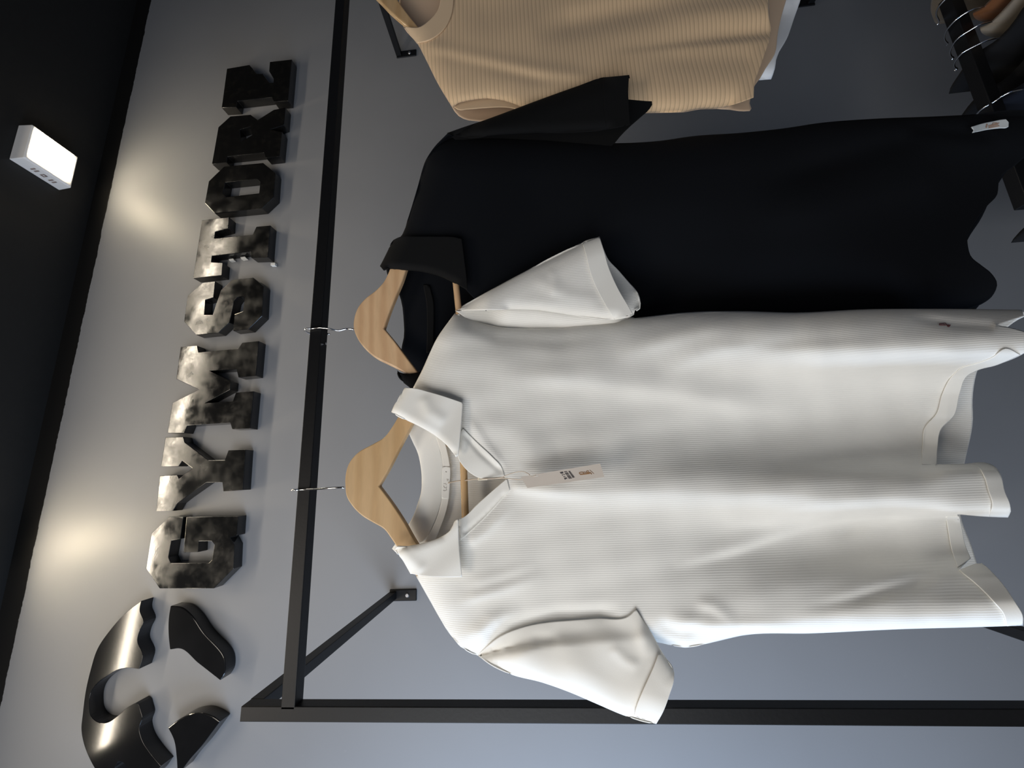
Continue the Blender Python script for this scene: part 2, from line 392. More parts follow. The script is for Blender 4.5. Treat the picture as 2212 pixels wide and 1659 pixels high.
where = {'G': 'the first after the curved emblem', 'Y': 'between the G and the M', 'M': 'the widest, between Y and S',
         'S': 'with blistered paint, between M and T', 'T': 'with pale tape tabs behind it, between S and O',
         'O': 'with a narrow middle slot, between T and R', 'R': 'between O and E', 'E': 'last of the sign, farthest from the emblem'}
for ch, outs in LET.items():
    o = prism(outs, ld, LD).build('sign_letter', M['letter']); weld(o); bev(o, 0.0012, 2)
    tag(o, 'gloss black wall letter %s, %s' % (ch, where[ch]), 'letter', 'block letters of the wall sign')
    if ch == 'T':
        for pts in ([(590,622),(640,614),(652,634),(602,642)], [(720,600),(772,592),(790,614),(735,624)], [(1062,664),(1110,662),(1110,690),(1060,690)]):
            q = np.array(TS(pts)); t = prism([q], WALL-0.012, 0.010).build('tape_tab', M['tape'], o); t['label'] = 'pale foam tape tab'

# ------------------------------------------------------------------ emblem beside the sign
EM = lambda p: Zm(4.265, 160, 1270, p)
big = EM([(620,118),(605,205),(640,310),(600,400),(582,480),(632,620),(598,748),(500,737),(420,748),(300,812),(222,868),(165,940),(142,1010),(138,1080),(150,1170),(190,1222),(250,1246),(312,1238),(400,1180),(500,1095),(568,1058),(592,1072),(612,1130),(628,1190),(600,1290),(625,1400),(700,1520),(800,1640),(700,1760),(600,1780),(520,1700),(430,1600),(400,1600),(370,1680),(420,1800),(350,1830),(230,1720),(150,1590),(90,1440),(66,1300),(78,1170),(110,930),(150,760),(215,560),(330,390),(470,235)])
o = prism([big], WALL-0.036, 0.036, True, 6, 55).build('emblem_piece', M['gloss']); weld(o); bev(o, 0.0025, 3, 45)
tag(o, 'large gloss black curved emblem piece with a round bite, left of the letter G', 'emblem', 'pieces of the black wall emblem')
lens = EM([(886,165),(990,178),(1075,245),(1180,395),(1395,690),(1388,785),(1345,855),(1140,695),(965,560),(880,570),(866,420),(868,280)])
o = prism([lens], WALL-0.036, 0.036, True, 6, 50).build('emblem_piece', M['gloss']); weld(o); bev(o, 0.0025, 3, 45)
tag(o, 'leaf-shaped black emblem piece below the large curved piece, nearest the G', 'emblem', 'pieces of the black wall emblem')
low = EM([(862,1290),(960,1215),(1080,1160),(1180,1150),(1280,1185),(1345,1230),(1270,1330),(1180,1450),(1050,1600),(985,1690),(948,1690),(940,1560),(915,1400)])
o = prism([low], WALL-0.036, 0.036, True, 6, 50).build('emblem_piece', M['gloss']); weld(o); bev(o, 0.0025, 3, 45)
tag(o, 'small pointed black emblem piece nearest the top of the rack post', 'emblem', 'pieces of the black wall emblem')

# ------------------------------------------------------------------ wall rack
rack = thing('clothes_rack', 'black square-tube clothes rack standing off the grey wall under the sign', 'clothes rack')
rd = 0.59; TB = 0.0195; RY = CAM[1] + rd
zt = float(np.mean([P(x, y, rd)[2] for x, y in ((722.5, 0), (678.6, 560), (648.5, 1000), (613, 1505))]))
zb = zt - TB
xl0 = float(P(1000, 1563, rd)[0]); xl1 = float(P(1000, 1527.5, rd)[0])
xr = float(P(862, 124, WALL)[0]); zarm = float(P(517.7, 1556, rd)[2])
MB().box((xl1-0.004, RY, zb), (xr+0.002, RY+TB, zt)).build('rail', M['metal'], rack, bevel=0.001)
PW = xl1 - xl0
MB().box((xl0, RY, 0.25), (xl1, RY+TB, zarm)).build('post', M['metal'], rack, bevel=0.001)
MB().box((xr, RY, 0.25), (xr+PW, RY+TB, zarm+0.02)).build('post', M['metal'], rack, bevel=0.001)
for xx, side in ((xl0, 1), (xr, -1)):
    for zz in ((2.0 if side > 0 else 2.026)-TB*1.2, (0.775-TB if side > 0 else 0.553)):
        am = MB().box((xx, RY+TB, zz), (xx+PW, -0.0045, zz+TB))
        if zz > 1: am.V = [(a, b, c-(0.014 if b < -0.1 else 0)) for a, b, c in am.V]
        am.build('bracket_arm', M['metal'], rack, bevel=0.001)
        cx_ = xx + PW/2; hi = zz > 1
        z0, z1 = (zz-0.055, zz+TB) if hi else (zz-0.004, zz+TB+0.055)
        pl = MB().box((cx_-0.0145, -0.0045, z0), (cx_+0.0145, 0, z1)).build('mounting_plate', M['metal'], rack, bevel=0.002)
        zs = zz-0.03 if hi else zz+TB+0.03
        sc = MB(); sc.tube([(cx_, -0.0075, zs), (cx_, -0.0045, zs)], [0.0042, 0.0058], 14); sc.build('screw', M['screw'], pl)
sc = P(712, 742, rd+TB*0.5); sc[2] = zb
MB().tube([(sc[0], sc[1], sc[2]-0.004), (sc[0], sc[1], sc[2])], [0.0022, 0.0012], 10).build('screw', M['chrome'], rack)

# ------------------------------------------------------------------ wooden hangers
HG = 'pale wooden hangers on the rail'; BT = 0.00008
def hanger(label, yoke, bar, hookpx, d, mat, thick=0.011, tilt=0.0, yc=0):
    t = thing('clothes_hanger', label, 'hanger', HG)
    o = prism([yoke], lambda x, y: d + tilt*(y-yc), thick, True, 7, 38).build('yoke', mat, t); weld(o); bev(o, 0.003, 3, 45)
    a, b = bar
    A, B = P(*a, d+thick/2+tilt*(a[1]-yc)), P(*b, d+thick/2+tilt*(b[1]-yc))
    MB().tube([A+(B-A)*k/6 for k in range(7)], 0.0052, 12).build('trouser_bar', mat, t, smooth=True)
    # hook: up in front of the rail, over it, and down behind
    pts = [P(x, y, dd) for x, y, dd in hookpx]
    top = pts[-1]; x0 = top[0]; zz = zt + 0.0025
    arc = [np.array([x0, RY-0.0025, zt-0.004])] + [np.array([x0, RY+TB/2 - (TB/2+0.0035)*math.cos(a), zz + 0.0095*math.sin(a)]) for a in np.linspace(0, math.pi, 11)]
    arc += [np.array([x0, RY+TB+0.0035, zt-0.01]), np.array([x0, RY+TB+0.006, zt-0.02])]
    sp_ = spline(pts+arc, 5)
    MB().tube(sp_, 0.0014, 8).build('hook', M['chrome'], t, smooth=True)
    return t
W6 = lambda p: Zm(2.9105, 620, 800, p)
yw = W6([(365,735),(366,660),(385,590),(440,520),(540,462),(610,420),(655,362),(700,288)]) + [(872,880),(910,820),(950,745),(975,712),(990,722),(975,770),(930,850)] \
   + W6([(790,330),(745,415),(695,510),(640,620),(578,727),(655,830),(740,960),(815,1090)]) + [(930,1215),(980,1310),(1010,1378),(998,1392),(965,1355),(905,1255)] \
   + W6([(690,1112),(655,1060),(610,1000),(540,958),(470,915),(405,848),(372,790)])
hanger('pale wooden hanger holding the white polo shirt', yw, ((993, 745), (1013, 1365)), [(744, 1053, 0.578), (720, 1054, 0.578), (690, 1056, 0.582), (672, 1057, 0.585)], 0.578, M['wood'])
WB = lambda p: Zm(2.9105, 640, 480, p)
yb = WB([(358,660),(362,600),(385,535),(430,480),(500,425),(550,370),(580,310),(590,285)]) + [(852,555),(882,490),(918,410),(950,350),(965,352),(955,400),(915,480),(892,535)] \
   + WB([(690,292),(668,360),(630,450),(590,550),(550,665),(620,750),(690,845),(765,945)]) + [(940,870),(975,950),(990,1040),(975,1046),(930,940),(885,822)] \
   + WB([(690,960),(640,925),(560,885),(500,855),(430,795),(385,735)])
hanger('pinkish wooden hanger holding the black polo shirt', yb, ((978, 545), (1010, 860)), [(764, 711, 0.5925), (745, 711, 0.592), (732, 714, 0.590), (710, 710, 0.5865), (690, 708, 0.586)], 0.592, M['woodpink'], tilt=BT, yc=711)
yt = [(757,-100),(760,-70),(775,-40),(800,-18),(819,0),(840,22),(858,38),(879,55),(928,122),(960,186),(970,180),(945,112),(906,60),(880,28),(860,0),(832,-60),(818,-100),(826,-150),(838,-200),(850,-250),(870,-330),(858,-338),(815,-260),(790,-220),(770,-165)]
hanger('wooden hanger in the neck of the tan ribbed top, cut by the picture edge', yt, ((1005, 150), (985, -320)), [(758, -100, 0.600), (745, -100, 0.5945), (735, -100, 0.5865)], 0.600, M['wood'])

# ------------------------------------------------------------------ white polo shirt
ZH = float(P(2080, 1200, 0.567)[2])
def dz(x, y): return float(PZ(np.array(x), np.array(y), ZH)[1] - CAM[1])
hem_t = [(640,2190),(670,2205),(700,2212),(735,2216),(764,2209),(789,2151),(813,2090),(850,2072),(896,2061),(930,2033),(965,2025),(1004,2026),(1012,2150),(1030,2162),(1057,2168),(1102,2181),(1112,2150),(1120,2062),(1160,2066),(1200,2082),(1222,2115),(1243,2149),(1301,2192),(1345,2209),(1420,2205)]
hy = np.array([a for a, _ in hem_t], float); hd = np.array([dz(b, a) for a, b in hem_t])
yy = np.arange(640, 1421, 2.0); hs = np.interp(yy, hy, hd)
trend = np.polyval(np.polyfit(yy, hs, 1), yy); dev = np.clip(hs-trend, -0.062, 0.036)
def blur(a, s):
    k = np.exp(-0.5*(np.arange(-60, 61)*2.0/s)**2); k /= k.sum(); return np.convolve(np.pad(a, 60, 'edge'), k, 'valid')
dev0, dev1, dev2 = blur(dev, 3.5), blur(dev, 14), blur(dev, 30)
def hemdev(x, y):
    k = sstep(1250, 2060, x); c0 = np.interp(y, yy, dev0); c1 = np.interp(y, yy, dev1); c2 = np.interp(y, yy, dev2)
    a = sstep(1960, 2070, x); b = sstep(1500, 1900, x)
    return k*(a*c0+(1-a)*(b*c1+(1-b)*c2))
RS = lambda p: Zm(4.254, 960, 480, p); HR = lambda p: Zm(2.6587, 1380, 640, p); H3 = lambda p: Zm(2.6587, 1380, 1000, p); LS = lambda p: Zm(3.3515, 840, 1080, p)
right_edge = [(985,674),(1019,691),(1073,706),(1148,710),(1219,708),(1277,700),(1313,695),(1380,687),(1493,675),(1600,673),(1718,676),(1869,669),(2019,668),(2207,670)]
left_edge = [(2209,1350),(2125,1353),(1944,1358),(1756,1367),(1602,1372),(1541,1386),(1480,1398),(1417,1386),(1330,1384),(1200,1388),(1100,1400),(1034,1416)]
shR = [(893,838),(910,805),(945,730),(985,674)]
shL = [(1034,1416),(995,1396),(968,1363),(930,1298),(900,1245)]
vneck = [(990,1123),(1001,1118),(1030,1090),(1062,1062),(1094,1034),(1088,1029),(1064,1030),(1037,1032),(1018,1022),(1001,1006),(989,985)]
hemf = [(2212,683),(2152,703),(2180,708),(2230,722),(2236,745),(2209,764),(2151,788),(2110,800),(2087,813),(2072,850),(2061,896),(2031,930),(2025,963),(2023,1004),(2083,1003),(2128,1000),(2151,1010),(2162,1029),(2168,1057),(2180,1090),(2183,1103),(2177,1117),(2128,1115),(2068,1110),(2073,1140),(2083,1180),(2096,1206),(2072,1231),(2121,1217),(2149,1243),(2192,1301),(2209,1331)]
front = shR + right_edge[1:] + hemf + left_edge + shL[1:] + [(930,1215),(960,1170)] + vneck + [(950,940),(915,880)]
def wfront(x, y, folds=True):
    d = 0.561 + hemdev(x, y) + 0*x
    d = d + rnd(x, y, right_edge, 70, 0.030) + rnd(x, y, left_edge, 60, 0.026) + rnd(x, y, shR, 60, 0.016) + rnd(x, y, shL, 60, 0.016)
    # broad drapes
    d = d + fold(x, y, [(1080,1048),(1400,1058),(1800,1066),(2200,1075)], 70, -0.010, 34, (.12, 0))
    d = d + fold(x, y, [(1150,905),(1450,920),(1750,930),(2040,955)], 80, 0.009, 66, (.3, .05))
    d = d + fold(x, y, [(1000,796),(1265,818),(1480,846),(1600,868),(1750,885)], 40, -0.0060, 26, (.2, .3))
    d = d + fold(x, y, [(1420,800),(1560,752),(1720,716)], 30, -0.0050, 20, (.3, .3))
    d = d + fold(x, y, [(1560,800),(1800,776),(2100,752),(2340,735)], 60, -0.012, 45, (.3, .05))
    d = d + fold(x, y, [(1330,768),(1470,722),(1600,696)], 26, -0.0035, 18, (.3, .3))
    d = d + fold(x, y, [(1450,1219),(1600,1178),(1800,1110),(1900,1100)], 26, -0.0058, 11, (.25, .35))
    d = d + fold(x, y, [(1560,1128),(1680,1120),(1790,1086)], 18, -0.0035, 12, (.3, .3))
    d = d + fold(x, y, [(1800,1164),(1860,1134),(1960,1104)], 10, 0.0028, 10, (.3, .2))
    d = d + fold(x, y, [(1700,1322),(1840,1296),(1950,1264),(2030,1246)], 14, 0.0042, 16, (.4, .2))
    d = d + fold(x, y, [(1760,1300),(1900,1262),(2010,1236)], 26, -0.003, 14, (.4, .3))
    d = d + fold(x, y, [(1440,1340),(1520,1352),(1640,1352),(1760,1358)], 20, -0.006, 14, (.2, .4))
    d = d + fold(x, y, [(1415,1345),(1470,1365),(1530,1352)], 14, 0.004, 14, (.2, .3))
    d = d + fold(x, y, [(1500,1300),(1540,1310),(1590,1344)], 16, -0.0025, 10, (.3, .3))
    # pulls from collar and shoulders
    d = d + fold(x, y, [(1005,1180),(1050,1150),(1110,1085)], 13, -0.0032, 9, (.2, .3))
    d = d + fold(x, y, [(990,1300),(1080,1275),(1180,1240)], 16, -0.0034, 12, (.2, .4))
    d = d + fold(x, y, [(1000,1265),(1090,1240),(1160,1215)], 14, -0.0022, 10, (.2, .4))
    d = d + fold(x, y, [(1020,1386),(1060,1340),(1130,1318)], 18, -0.0040, 20, (.2, .4))
    d = d + fold(x, y, [(1035,1390),(1090,1350),(1200,1325),(1340,1320)], 14, 0.0055, 16, (.15, .1))
    d = d + fold(x, y, [(1010,900),(1050,960),(1095,1020)], 9, -0.0026, 10, (.2, .2))
    d = d + fold(x, y, [(1000,935),(1040,980),(1088,1022)], 6, 0.0026, 6, (.1, .1))
    d = d + fold(x, y, [(1010,905),(1100,930),(1200,990)], 30, -0.003, 30, (.3, .4))
    d = d + fold(x, y, [(1000,1155),(1050,1110),(1095,1062)], 5, 0.0024, 5, (.05, .1))
    d = d + fold(x, y, [(1100,1050),(1180,1062),(1300,1070)], 16, -0.004, 10, (.1, .4))
    d = d + fold(x, y, [(1150,985),(1240,975),(1330,985)], 30, 0.005, 30, (.3, .4))
    d = d + fold(x, y, [(930,770),(1000,745),(1120,760),(1260,790)], 24, 0.0028, 24, (.3, .4))
    d = d + fold(x, y, [(985,690),(1080,728),(1200,738),(1330,722)], 18, 0.0045, 16, (.1, .3))
    d = d + fold(x, y, [(1500,735),(1700,738),(1950,722)], 20, 0.003, 16, (.3, .3))
    d = d + fold(x, y, [(1960,684),(2060,700),(2150,706)], 8, 0.004, 9, (.3, .05))
    d = d + 0.0012*np.sin(x/61.0+y/37.0)*np.sin(y/53.0-x/170.0) + 0.0007*np.sin(x/23.0+y/31.0+2)*np.sin(x/47.0-y/19.0)
    return d
def wback(x, y):
    return 0.612 - rnd(x, y, right_edge, 80, 0.017) - rnd(x, y, left_edge, 80, 0.018) - rnd(x, y, shR, 60, 0.022) - rnd(x, y, shL, 60, 0.022) \
        + 0.0015*np.sin(x/60+y/40) + sstep(1700, 2100, x)*0.006*np.sin(y/45.0)
backhem = [(2240,676),(2212,684),(2165,716),(2140,742),(2111,798),(2100,866),(2101,903),(2083,1001),(2072,1060),(2074,1113),(2098,1180),(2110,1218),(2130,1265),(2170,1320),(2190,1348)]
backneck = [(847,1185),(866,1158),(880,1140),(892,1120),(903,1092),(910,1065),(912,1040),(909,1005),(903,979),(892,955),(883,934),(866,905),(852,890)]
back = [(898,838),(950,732),(990,678)] + [(a, b+3) for a, b in right_edge[1:]] + backhem + [(a, b-5) for a, b in left_edge[1:]] + [(a+5, b-2) for a, b in shL[1:]] + backneck
wp = thing('polo_shirt', 'white ribbed polo shirt with a price tag, hanging at the front of the rack', 'shirt', 'polo shirts on the rack')
mb = MB(); sheet(mb, front, wfront, 7.5); sheet(mb, back, wback, 14); cloth(mb, 'body', M['white'], wp)
# collar: two turned-down leaves rolled over the neckline, joined round the back by the stand
cr = W6([(660,262),(676,225),(712,160),(745,112),(800,113),(900,138),(960,155),(1105,203),(1100,290),(1090,400),(1078,530),(1062,545),(1045,515),(1000,462),(930,405),(840,352),(770,318),(700,288)])
cl = W6([(678,1125),(692,1106),(760,1108),(815,1100),(900,1078),(980,1045),(1040,992),(1062,945),(1078,935),(1078,1000),(1082,1100),(1090,1200),(1100,1297),(960,1298),(850,1290),(780,1275),(760,1240),(720,1175),(690,1145)])
def dcr(x, y):
    return 0.550 + rnd(x, y, W6([(745,112),(676,225),(660,262)]), 42, 0.013) + rnd(x, y, W6([(660,262),(770,318),(930,405),(1045,515)]), 14, 0.006) + 0.0015*np.sin(x/16+y/22) \
        - fold(x, y, W6([(850,160),(900,260),(1000,330)]), 14, 0.0022)
def dcl(x, y):
    return 0.549 + rnd(x, y, W6([(780,1275),(720,1175),(678,1125)]), 40, 0.013) + rnd(x, y, W6([(678,1125),(815,1100),(980,1045),(1062,945)]), 14, 0.006) \
        - fold(x, y, W6([(700,1130),(780,1200),(860,1270)]), 14, 0.003) + 0.001*np.sin(x/20+y/15)
for oo, ff in ((cr, dcr), (cl, dcl)):
    mb = MB(); sheet(mb, oo, ff, 5, 40); cloth(mb, 'collar_leaf', M['whiteplain'], wp, 0.0024)
# inside of the neck: stand, tape and size label
mb = MB()
stand = [(866,1156),(880,1138),(892,1118),(903,1090),(911,1060),(912,1040),(909,1003),(903,977),(892,953),(884,935),(872,900),(905,880),(945,915),(950,968),(959,1010),(960,1045),(952,1090),(938,1130),(915,1168),(885,1180)]
sheet(mb, stand, lambda x, y: 0.612 - 0.006*np.sin(np.clip((x-880)/80, 0, 1)*math.pi) - rnd(x, y, [(866,1156),(903,1090),(912,1040),(903,977),(884,935)], 8, -0.004), 6)
cloth(mb, 'collar_stand', M['whiteplain'], wp, 0.002)
tl = W6([(880,300),(925,390),(962,500),(980,590),(984,690),(975,800),(945,920),(905,1010),(868,1078)]); tr_ = W6([(925,1080),(960,1000),(1000,890),(1020,790),(1028,700),(1024,600),(1008,510),(985,430),(930,320)])
mb = MB(); sheet(mb, tl+tr_, 0.6035, 5); cloth(mb, 'neck_tape', M['whiteleft'], wp, 0.0016)
Z9 = lambda p: Zm(12.289, 930, 980, p)
mb = MB(); sheet(mb, Z9([(315,345),(530,350),(520,700),(500,1000),(490,1200),(300,1190),(305,760)]), 0.6022, 5); sl = cloth(mb, 'size_label', M['whiteplain'], wp, 0.0008)
mb = MB()
for pts, w in (([(335,970),(375,990),(425,965),(420,930)], 1.0), ([(345,850),(365,900),(420,915),(430,870)], 0.9), ([(345,800),(400,795),(420,830)], 0.8), ([(425,680),(480,690)], 1.0), ([(430,720),(470,715)], 1.0), ([(395,480),(430,490)], 1.6)):
    stroke(mb, Z9(pts), w, 0.6014)
mb.build('size_print', M['greypr'], sl)
# placket bands along the neck opening
for pts in ([(989,1123),(1002,1117),(1030,1091),(1062,1062),(1095,1034),(1101,1058),(1078,1085),(1048,1118),(1012,1152),(996,1166)],):
    mb = MB(); sheet(mb, pts, lambda x, y: wfront(x, y)-0.0016, 4, 40); cloth(mb, 'placket', M['whiteplain'], wp, 0.0014)
mb = MB(); sheet(mb, [(988,975),(989,986),(1001,1007),(1018,1023),(1037,1032.5),(1064,1030.5),(1090,1029),(1084,1010),(1062,985),(1030,955),(1000,925),(992,940)], lambda x, y: wfront(x, y)-0.0016, 4, 40)
cloth(mb, 'placket', M['whiteplain'], wp, 0.0014)
# hem bands, stitched
def band(outer, inner, dfun, name, mat, parent, step=4):
    mb = MB(); sheet(mb, list(outer)+list(inner)[::-1], dfun, step, 60); return cloth(mb, name, mat, parent, 0.0012)
hd1 = lambda x, y: wfront(x, y)-0.0024
band(HR([(2190,335),(2050,395),(1940,425),(1880,460),(1840,560),(1810,680),(1730,770),(1715,860),(1709,970)]), HR([(2100,300),(2040,345),(1940,385),(1850,412),(1790,470),(1740,570),(1712,670),(1640,760),(1630,860),(1625,968)]), hd1, 'hem_band', M['whiteplain'], wp)
band(HR([(1985,962),(2040,985),(2078,1040),(2095,1110),(2130,1225),(2118,1262)]), HR([(1905,968),(1950,985),(1985,1040),(2005,1110),(2030,1200),(2010,1262)]), hd1, 'hem_band', M['whiteplain'], wp)
band(H3([(1838,305),(1848,350),(1872,470),(1905,550)]), H3([(1762,305),(1775,380),(1792,480),(1830,600)]), hd1, 'hem_band', M['whiteplain'], wp)
band(H3([(1968,582),(2045,648),(2160,802),(2202,880),(2202,925)]), H3([(1838,616),(1930,690),(2040,800),(2095,870),(2112,935)]), hd1, 'hem_band', M['whiteleft'], wp)
# small embroidered mark by the side slit
LG = lambda p: Zm(22.12, 2000, 670, p); hl = lambda x, y: wfront(x, y)-0.0022
mb = MB()
for pts, w in (([(640,645),(760,645),(860,640)], 2.0), ([(650,705),(760,712),(900,712),(1180,710)], 2.2), ([(650,630),(650,720)], 1.4), ([(830,640),(880,618),(940,625),(985,690)], 1.5), ([(880,650),(880,740)], 1.2), ([(1040,720),(1050,780),(1090,790),(1130,770),(1150,715)], 1.9), ([(1060,750),(1120,750)], 2.4)):
    stroke(mb, spline(LG(pts), 4) if len(pts) > 2 else LG(pts), w, hl)
mb.build('embroidered_logo', M['thread'], wp)
# sleeves
armhole = LS([(1790,788),(1740,838),(1500,857),(1330,870),(1150,885),(1000,912),(800,990),(650,1112)])
slv = LS([(650,1130),(750,1200),(900,1265),(1100,1315),(1300,1385),(1500,1470),(1700,1555),(1890,1612),(1935,1617),(1965,1570),(2030,1410),(2065,1290),(2063,1240),(1980,1110),(1920,1000)]) + armhole
topL = LS([(650,1130),(900,1265),(1100,1315),(1300,1385),(1500,1470),(1700,1555),(1935,1617)]); botL = LS([(2063,1240),(1980,1110),(1920,1000),(1790,788)])
def dsl(x, y):
    d = 0.551 + rnd(x, y, topL, 60, 0.020) + rnd(x, y, botL, 40, 0.012) + 0.010*sstep(1150, 1040, x)
    d = d + fold(x, y, [(1060,1400),(1160,1352),(1260,1345)], 16, -0.0035, 16) + fold(x, y, [(1080,1412),(1150,1378),(1210,1380)], 14, 0.003, 14)
    d = d + fold(x, y, [(1375,1320),(1388,1370),(1398,1420)], 16, -0.005, 14, (.1, .4)) + fold(x, y, [(1320,1395),(1350,1425),(1380,1440)], 12, -0.002, 12)
    d = d + 0.0012*np.sin(x/31+y/43) + 0.0006*np.sin(x/17-y/23)
    t = sstep(3, 55, pdist(x, y, armhole)[0]); return t*d + (1-t)*(wfront(x, y)-0.0028)
s1 = thing('x', '', ''); bpy.data.objects.remove(s1)
mb = MB(); sheet(mb, slv, dsl, 7.5); sheet(mb, inset(slv, 4, 14), lambda x, y: dsl(x, y)*0 + 0.602 - rnd(x, y, topL, 60, 0.018) - rnd(x, y, botL, 40, 0.014), 14)
sL = cloth(mb, 'sleeve', M['whiteleft'], wp)
band(LS([(1935,1612),(1965,1568),(2030,1410),(2062,1290),(2060,1242),(1985,1118)]), LS([(1775,1560),(1790,1500),(1830,1400),(1880,1290),(1920,1200),(1950,1120)]), lambda x, y: dsl(x, y)-0.003-0.006*np.exp(-pdist(x, y, topL)[0]/9), 'cuff', M['whiteleft'], sL)
up_f = RS([(100,812),(200,750),(450,612),(750,450),(1000,315),(1260,195),(1425,135),(1445,200),(1470,280),(1500,390),(1530,470),(1600,620),(1700,790),(1735,850),(1690,870),(1560,897),(1350,880),(1100,845),(850,808),(600,803),(350,808)])
topR = RS([(100,812),(450,612),(750,450),(1260,195),(1425,135)]); botR = RS([(1560,897),(1100,845),(850,808),(600,803)])
def dsr(x, y):
    return 0.560 + 0.022*sstep(1060, 985, x) + rnd(x, y, topR, 40, 0.018) + rnd(x, y, botR, 26, 0.012) + 0.0012*np.sin(x/25+y/33) + fold(x, y, [(1150,600),(1230,640),(1300,650)], 16, -0.002) + fold(x, y, [(1190,580),(1200,610),(1196,640)], 10, -.0012)
under = RS([(100,815),(350,800),(600,800),(850,800),(1100,838),(1350,872),(1560,890),(1700,870),(1800,900),(1500,940),(1200,975),(950,1010),(600,1000),(300,940)])
inner = RS([(1425,135),(1442,190),(1470,270),(1500,335),(1600,445),(1700,560),(1770,640),(1800,740),(1795,795),(1765,815),(1750,800),(1742,850),(1690,880),(1560,890),(1400,870),(1250,800),(1200,600),(1200,300),(1260,195)])
mb = MB(); sheet(mb, up_f, dsr, 6); sheet(mb, under, lambda x, y: 0.578 + 0.014*sstep(0, 45, pdist(x, y, botR)[0]) - 0.004*sstep(1060, 985, x), 8); sheet(mb, inset(up_f, 5, 12), lambda x, y: 0.597 - 0.012*sstep(1090, 985, x), 14)
sheet(mb, inner, lambda x, y: 0.588 + 0.006*np.sin(y/22.0) - rnd(x, y, RS([(1770,640),(1800,740),(1795,795),(1765,815)]), 14, 0.012) - 0.010*sstep(1330, 1280, x), 6)
sheet(mb, RS([(1735,850),(1742,790),(1735,725),(1760,722),(1770,800),(1750,812),(1742,850),(1700,868),(1690,840)]), 0.583, 4)
sR = cloth(mb, 'sleeve', M['white'], wp)
band(RS([(1425,137),(1445,200),(1470,280),(1500,390),(1530,470),(1600,620),(1700,790),(1732,848)]), RS([(1268,195),(1300,300),(1330,430),(1380,570),(1450,710),(1520,830),(1560,893)]), lambda x, y: dsr(x, y)-0.003-0.005*np.exp(-pdist(x, y, topR)[0]/9), 'cuff', M['whiteplain'], sR)

# ------------------------------------------------------------------ price tag
pt = thing('price_tag', 'cream card price tag on a cord, hanging on the chest of the white polo', 'price tag')
TG = lambda p: Zm(6.9125, 1080, 960, p)
def dtag(x, y): return 0.535 - (x-1130)/180.0*0.012
card = TG([(312,485),(1495,285),(1560,487),(410,650)])
slot = TG([(468,466),(560,456),(580,462),(575,474),(560,480),(470,486)])
v, f, _ = tri([card, slot], 6, True, False); mb = MB(); mb.add(P(v[:, 0], v[:, 1], dtag(v[:, 0], v[:, 1])), f); o = mb.build('card', M['card'], pt)
s = o.modifiers.new('thickness', 'SOLIDIFY'); s.thickness = 0.0007; s.offset = 0
TP = lambda p: Zm(20.11, 1190, 1000, p); dp = lambda x, y: dtag(x, y)-0.0007
mb = MB()
for pts in ([(385,405),(520,380),(545,455),(430,470)], [(470,505),(500,500),(530,548),(495,556)], [(530,495),(560,490),(590,520),(555,528)], [(585,485),(605,482),(612,520),(596,520)], [(525,590),(640,585),(625,608),(540,612)], [(565,650),(700,640),(705,690),(640,700),(630,725),(605,725)]):
    quadp(mb, TP(pts), dp)
n = 17
for i in range(n):
    if i in (2, 8): continue
    a = i/n; b = (i+0.62)/n
    L_ = lambda t: ((560+(785-560)*t), (378+(700-378)*t)); R_ = lambda t: ((695+(930-695)*t), (360+(680-360)*t))
    quadp(mb, TP([L_(a), R_(a), R_(b), L_(b)]), dp)
for i in range(14):
    a = i/14; b = (i+0.72)/14
    L_ = lambda t: ((755+(950-755)*t), (365+(655-365)*t)); R_ = lambda t: ((820+(1045-820)*t), (345+(635-345)*t))
    quadp(mb, TP([L_(a), R_(a), R_(b), L_(b)]), dp)
mb.build('barcode', M['ink'], o)
mb = MB()
for pts, w in (([(1275,500),(1400,488),(1560,470),(1690,452)], 2.6), ([(1285,505),(1250,470),(1232,440),(1270,415),(1340,405),(1400,415),(1420,450),(1400,480)], 1.5), ([(1425,385),(1460,408),(1520,412),(1570,405)], 1.3), ([(1530,375),(1580,348),(1625,350),(1635,375),(1610,405),(1560,425)], 1.3), ([(1660,415),(1710,425),(1750,470),(1780,492)], 1.8), ([(1560,430),(1640,425),(1700,440)], 1.4)):
    stroke(mb, spline(TP(pts), 4), w, dp)
stroke(mb, TP([(1685,310),(1780,395),(1870,475)]), 0.9, dp)
mb.build('printed_logo', M['brown'], o)
mb = MB()
mb.tube([P(x, y, d) for x, y, d in spline([(968,1044,.600),(985,1040,.592),(1010,1037.5,.575),(1035,1034.5,.562),(1060,1034,.556),(1080,1032,.552),(1096,1026,.549),(1115,1020,.544),(1131,1019,.540),(1142,1024,.536),(1147,1029,.534),(1158,1027,.533)], 6)], 0.00055, 6)
mb.tube([P(x, y, d) for x, y, d in spline([(968,1043,.6005),(985,1039,.593),(1010,1036.5,.576),(1035,1035,.563),(1060,1034.5,.557),(1078,1033,.553),(1096,1033.5,.549),(1112,1035.5,.546),(1128,1036,.543),(1140,1033,.541),(1148,1029,.538)], 6)], 0.00055, 6)
mb.build('cord', M['cord'], pt, smooth=True)
q = W6([(1200,668),(1258,664),(1262,690),(1200,694)]); q = prism([q], 0.560, 0.005).build('toggle', M['toggle'], pt); weld(q); bev(q, 0.001)

